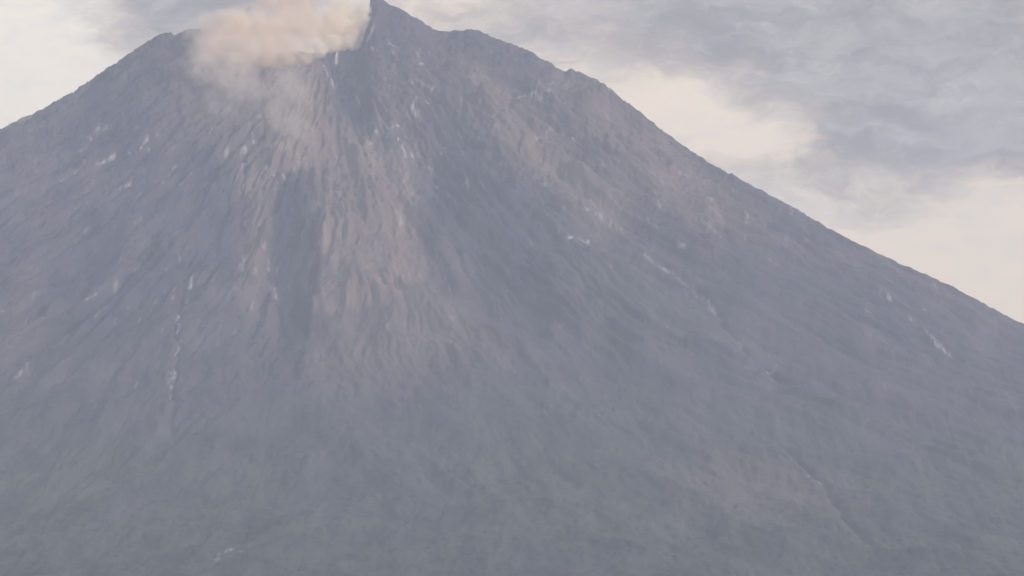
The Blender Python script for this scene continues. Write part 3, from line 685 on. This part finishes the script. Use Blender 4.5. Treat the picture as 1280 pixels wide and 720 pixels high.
# ---------------------------------------------------------------- ash plumes
def build_plume(name, origin, puffs, density, color, edge, rough, scale, seed, aniso=.2):
    """puffs: (x, y, z, radius, strength) in metres from the vent"""
    bm = bmesh.new()
    for (x, y, z, rad, s) in puffs:
        q = bmesh.ops.create_icosphere(bm, subdivisions=3, radius=rad * 1.06)
        for v in q['verts']:
            v.co += Vector((x, y, z))
    me = bpy.data.meshes.new(name); bm.to_mesh(me); bm.free()
    o = bpy.data.objects.new(name, me); COL.objects.link(o)
    md = o.modifiers.new('union', 'REMESH'); md.mode = 'VOXEL'; md.voxel_size = 9.0
    sm = o.modifiers.new('soften', 'SMOOTH'); sm.iterations = 3; sm.factor = .5
    dg = bpy.context.evaluated_depsgraph_get()
    nm = bpy.data.meshes.new_from_object(o.evaluated_get(dg))
    o.modifiers.clear(); o.data = nm; nm.name = name
    bpy.data.meshes.remove(me)
    o.location = origin
    m, t = material(name)
    co = t.n('ShaderNodeTexCoord').outputs['Object']
    off = t.vm('ADD', co, (seed * 131.0, seed * 57.0, seed * 23.0))
    w = t.noise(off, 1 / scale, 4, .6)
    warp = t.vm('SCALE', t.vm('SUBTRACT', w.outputs['Color'], (.5, .5, .5)), rough)
    pos = t.vm('ADD', co, warp)
    acc = None
    for (x, y, z, rad, s) in puffs:
        d = t.vm('DISTANCE', pos, (x, y, z), 'v')
        f = t.step(d, rad * edge, rad * .98, s, 0.0)
        acc = f if acc is None else t.m('MAXIMUM', acc, f)
    bil = t.noise(off, 2.6 / scale, 5, .6).outputs['Fac']
    den = t.m('MULTIPLY', acc, t.step(bil, .34, .66, .12, 1.6))
    den = t.m('MULTIPLY', den, density)
    p = t.n('ShaderNodeVolumePrincipled')
    p.inputs['Color'].default_value = (*color, 1)
    p.inputs['Density Attribute'].default_value = ''
    p.inputs['Anisotropy'].default_value = aniso
    t.link(den, p.inputs['Density'])
    out = t.n('ShaderNodeOutputMaterial'); t.link(p.outputs[0], out.inputs['Volume'])
    o.data.materials.clear(); o.data.materials.append(m)
    return o

def puffs_from(cols, k=3.135):
    return [(a * k, d, b * k + .141 * d, c * k, s) for (a, b, c, d, s) in cols]

def build_plumes():
    # columns: across, up, radius (units of 3.135 m), depth offset in metres, strength
    vent = (-780.0, 19960.0, 2725.0)
    tan = puffs_from([(-148, 20, 24, -230, .4), (-124, 26, 34, -260, .65), (-92, 26, 40, -300, 1.0), (-54, 28, 42, -290, 1.0), (-26, 36, 34, -220, 1.0),
                      (-116, 4, 36, -440, .75), (-78, -2, 36, -470, .8), (-52, 2, 30, -400, 1.0), (-24, 4, 28, -370, 1.0), (-4, 24, 22, -250, 1.0), (0, 4, 18, -340, .9), (6, 34, 20, -190, 1.0), (8, 16, 16, -260, 1.0),
                      (-4, -4, 15, -340, .9), (-126, -18, 32, -600, .30), (-92, -26, 34, -660, .32), (-64, -42, 34, -760, .20), (-24, -34, 36, -740, .17), (-100, -58, 34, -840, .09), (-30, -66, 38, -930, .12), (-4, -50, 30, -860, .15), (-8, -92, 36, -1050, .15), (-20, -128, 36, -1180, .12), (-26, 70, 36, -140, .9), (-52, 70, 30, -160, .7), (-6, 50, 24, -160, .9)])
    o = build_plume('ash_cloud', vent, tan, .034, (.993, .913, .81), .15, 95, 130, 1, 0.0)
    tag(o, 'wide tan ash cloud spreading left over the summit rim', 'ash cloud', 'ash clouds rising from the crater')
    cream = puffs_from([(18, 26, 16, -150, .8), (30, 38, 23, -130, 1.0), (44, 30, 23, -100, 1.0), (54, 44, 20, -80, 1.0), (26, 12, 16, -180, .9), (46, 12, 18, -120, .9),
                        (38, 50, 20, -110, .9), (12, 4, 12, -260, .9), (60, 20, 14, -60, .9), (64, 40, 13, -120, .8), (63, 56, 13, -110, .7)])
    o = build_plume('ash_cloud', vent, cream, .06, (.9998, .972, .90), .6, 44, 60, 2, 0.0)
    tag(o, 'bright cream puff of ash in the notch beside the crag', 'ash cloud', 'ash clouds rising from the crater')
    brown = puffs_from([(-8, 80, 20, -140, .9), (12, 82, 20, -120, 1.0), (30, 86, 18, -100, .9), (4, 98, 26, -120, .8)])
    o = build_plume('ash_cloud', vent, brown, .02, (.90, .75, .65), .3, 50, 80, 3, 0.0)
    tag(o, 'small reddish brown ash puff directly above the bright cream one', 'ash cloud', 'ash clouds rising from the crater')


# ---------------------------------------------------------------- sky, sun, camera
SUN_EL, SUN_AZ = 22.0, 128.0      # degrees; azimuth clockwise from +Y (behind the viewpoint, to the right)
def build_world():
    w = bpy.data.worlds.new('World'); scene.world = w; w.use_nodes = True
    t = NT(w.node_tree)
    sky = t.n('ShaderNodeTexSky', sky_type='NISHITA')
    sky.sun_disc = False; sky.sun_elevation = R(SUN_EL); sky.sun_rotation = R(SUN_AZ)
    sky.altitude = 600; sky.air_density = 1.0; sky.dust_density = 2.0
    b1 = t.n('ShaderNodeBackground'); t.link(sky.outputs[0], b1.inputs[0]); 
    d = t.n('ShaderNodeTexCoord').outputs['Generated']
    sep = t.n('ShaderNodeSeparateXYZ'); t.link(d, sep.inputs[0])
    az = t.m('MULTIPLY', t.m('ARCTAN2', sep.outputs[0], sep.outputs[1]), 57.2958)
    el = t.m('MULTIPLY', t.m('ARCSINE', sep.outputs[2]), 57.2958)
    cmb = t.n('ShaderNodeCombineXYZ'); t.link(az, cmb.inputs[0]); t.link(t.m('MULTIPLY', el, 1.7), cmb.inputs[1])
    p0 = cmb.outputs[0]
    wn = t.noise(p0, .5, 4, .6)
    p1 = t.vm('ADD', p0, t.vm('SCALE', t.vm('SUBTRACT', wn.outputs['Color'], (.5, .5, .5)), 1.5))
    wn2 = t.noise(p1, 1.9, 4, .6)
    p2 = t.vm('ADD', p1, t.vm('SCALE', t.vm('SUBTRACT', wn2.outputs['Color'], (.5, .5, .5)), .7))
    s1 = t.n('ShaderNodeSeparateXYZ'); t.link(p1, s1.inputs[0])
    u, v = s1.outputs[0], s1.outputs[1]
    def blob(a0, e0, ra, re, s):
        x = t.m('DIVIDE', t.m('SUBTRACT', u, a0), ra)
        y = t.m('DIVIDE', t.m('SUBTRACT', v, e0 * 1.7), re * 1.7)
        q = t.m('ADD', t.m('MULTIPLY', x, x), t.m('MULTIPLY', y, y))
        return t.m('MULTIPLY', t.m('EXPONENT', t.m('MULTIPLY', q, -1.0)), s)
    cov = None
    for b in CLOUDS:
        q = blob(*b); cov = q if cov is None else t.m('ADD', cov, q)
    far = t.noise(d, 3.0, 3, .5).outputs['Fac']
    inside = t.m('MULTIPLY', t.step(t.m('ABSOLUTE', az), 6.5, 12, 1, 0), t.step(t.m('ABSOLUTE', t.m('SUBTRACT', el, 5.0)), 4.0, 9.0, 1, 0))
    cov = t.m('ADD', t.m('MULTIPLY', cov, inside), t.m('MULTIPLY', t.step(far, .35, .65), t.m('SUBTRACT', 1.0, inside)))
    f1 = t.noise(p2, .8, 7, .6).outputs['Fac']
    f2 = t.noise(t.vm('MULTIPLY', p2, (.7, 1.3, 1.0)), 2.4, 6, .62).outputs['Fac']
    tex = t.m('ADD', t.m('MULTIPLY', t.m('SUBTRACT', f1, .5), 1.3), t.m('MULTIPLY', t.m('SUBTRACT', f2, .5), .75))
    c = t.step(t.m('ADD', cov, tex), -.15, .92)
    f3 = t.noise(t.vm('MULTIPLY', t.vm('ADD', p2, (7.0, 3.0, 0.0)), (.55, 1.25, 1.0)), 1.1, 7, .62).outputs['Fac']
    thin = t.m('ADD', t.m('MULTIPLY', t.step(f3, .36, .66), .6), t.m('MULTIPLY', t.step(f2, .52, .76), .55), clamp=True)
    t.link(t.m('MULTIPLY', t.step(c, 0.0, 1.0, 1.0, .25), NISHITA), b1.inputs[1])   # cloud hides the sky behind it
    clear = t.mix(t.step(u, -5.5, 0.0), SKY_LEFT, SKY_RIGHT)
    clear = t.mix(t.m('MULTIPLY', t.step(t.m('ADD', t.m('MULTIPLY', f3, .5), t.m('MULTIPLY', f2, .5)), .42, .66), .32), clear, CLOUD_B)   # thin veils
    grey = t.mix(thin, CLOUD_A, CLOUD_B)
    high = t.step(el, 12.0, 32.0)                       # broken cloud with blue gaps overhead
    clear = t.mix(high, clear, SKY_HIGH)
    colr = t.mix(c, clear, grey)
    b2 = t.n('ShaderNodeBackground'); t.link(colr, b2.inputs[0]); b2.inputs[1].default_value = VEIL
    ad = t.n('ShaderNodeAddShader'); t.link(b1.outputs[0], ad.inputs[0]); t.link(b2.outputs[0], ad.inputs[1])
    o = t.n('ShaderNodeOutputWorld'); t.link(ad.outputs[0], o.inputs[0])

NISHITA = .052
VEIL = 1.0
SKY_LEFT = (1.03, .83, .60)
SKY_RIGHT = (1.02, .745, .475)
SKY_HIGH = (.60, .70, .98)
CLOUD_A = (.285, .243, .232)
CLOUD_B = (.64, .575, .54)
SUN_E, SUN_ANGLE = 3.0, 4.0
EXPOSURE = 0.15
# cloud bank seen over the mountain: azimuth, elevation, half widths (degrees), weight
CLOUDS = [(4.7, 7.4, 2.1, .95, 1.1), (5.2, 8.5, 1.4, .5, .7), (2.5, 8.1, 1.8, .62, .7), (0.2, 8.1, 1.7, .7, .45), (-3.0, 8.35, 1.3, .5, .58), (-4.0, 8.0, .75, .55, .62),
          (3.5, 6.3, .8, .42, .35), (5.4, 6.75, 1.2, .5, .4), (1.75, 7.05, .50, .34, -.75), (2.8, 6.7, .50, .18, -.6), (5.1, 5.45, 1.3, .40, -.6), (-5.6, 7.3, 1.0, .8, -.5)]


def build_sun():
    l = bpy.data.lights.new('sun', 'SUN'); l.energy = SUN_E; l.angle = R(SUN_ANGLE); l.color = (1.0, .82, .64)
    o = bpy.data.objects.new('sun', l); COL.objects.link(o)
    d = Vector((math.sin(R(SUN_AZ)) * math.cos(R(SUN_EL)), math.cos(R(SUN_AZ)) * math.cos(R(SUN_EL)), math.sin(R(SUN_EL))))
    o.rotation_euler = d.to_track_quat('Z', 'Y').to_euler()
    o.location = d * 9000

def build_camera():
    c = bpy.data.cameras.new('camera'); c.sensor_width = 36; c.lens = 180.0
    c.clip_start = 1.0; c.clip_end = 200000
    o = bpy.data.objects.new('camera', c); COL.objects.link(o)
    o.location = (0, 0, 1.7); o.rotation_euler = (R(90 + 5.139), 0, 0)
    scene.camera = o

build_mountain(); build_ground(); build_haze(); build_plumes(); build_world(); build_sun(); build_camera()
scene.render.engine = 'CYCLES'
cy = scene.cycles
cy.use_denoising = True
cy.max_bounces = 16; cy.diffuse_bounces = 2; cy.volume_bounces = 16
cy.volume_step_rate = .35; cy.volume_max_steps = 512
cy.filter_width = 1.6
vs = scene.view_settings
vs.view_transform = 'Standard'; vs.look = 'None'; vs.exposure = EXPOSURE; vs.gamma = 1; vs.use_curve_mapping = False
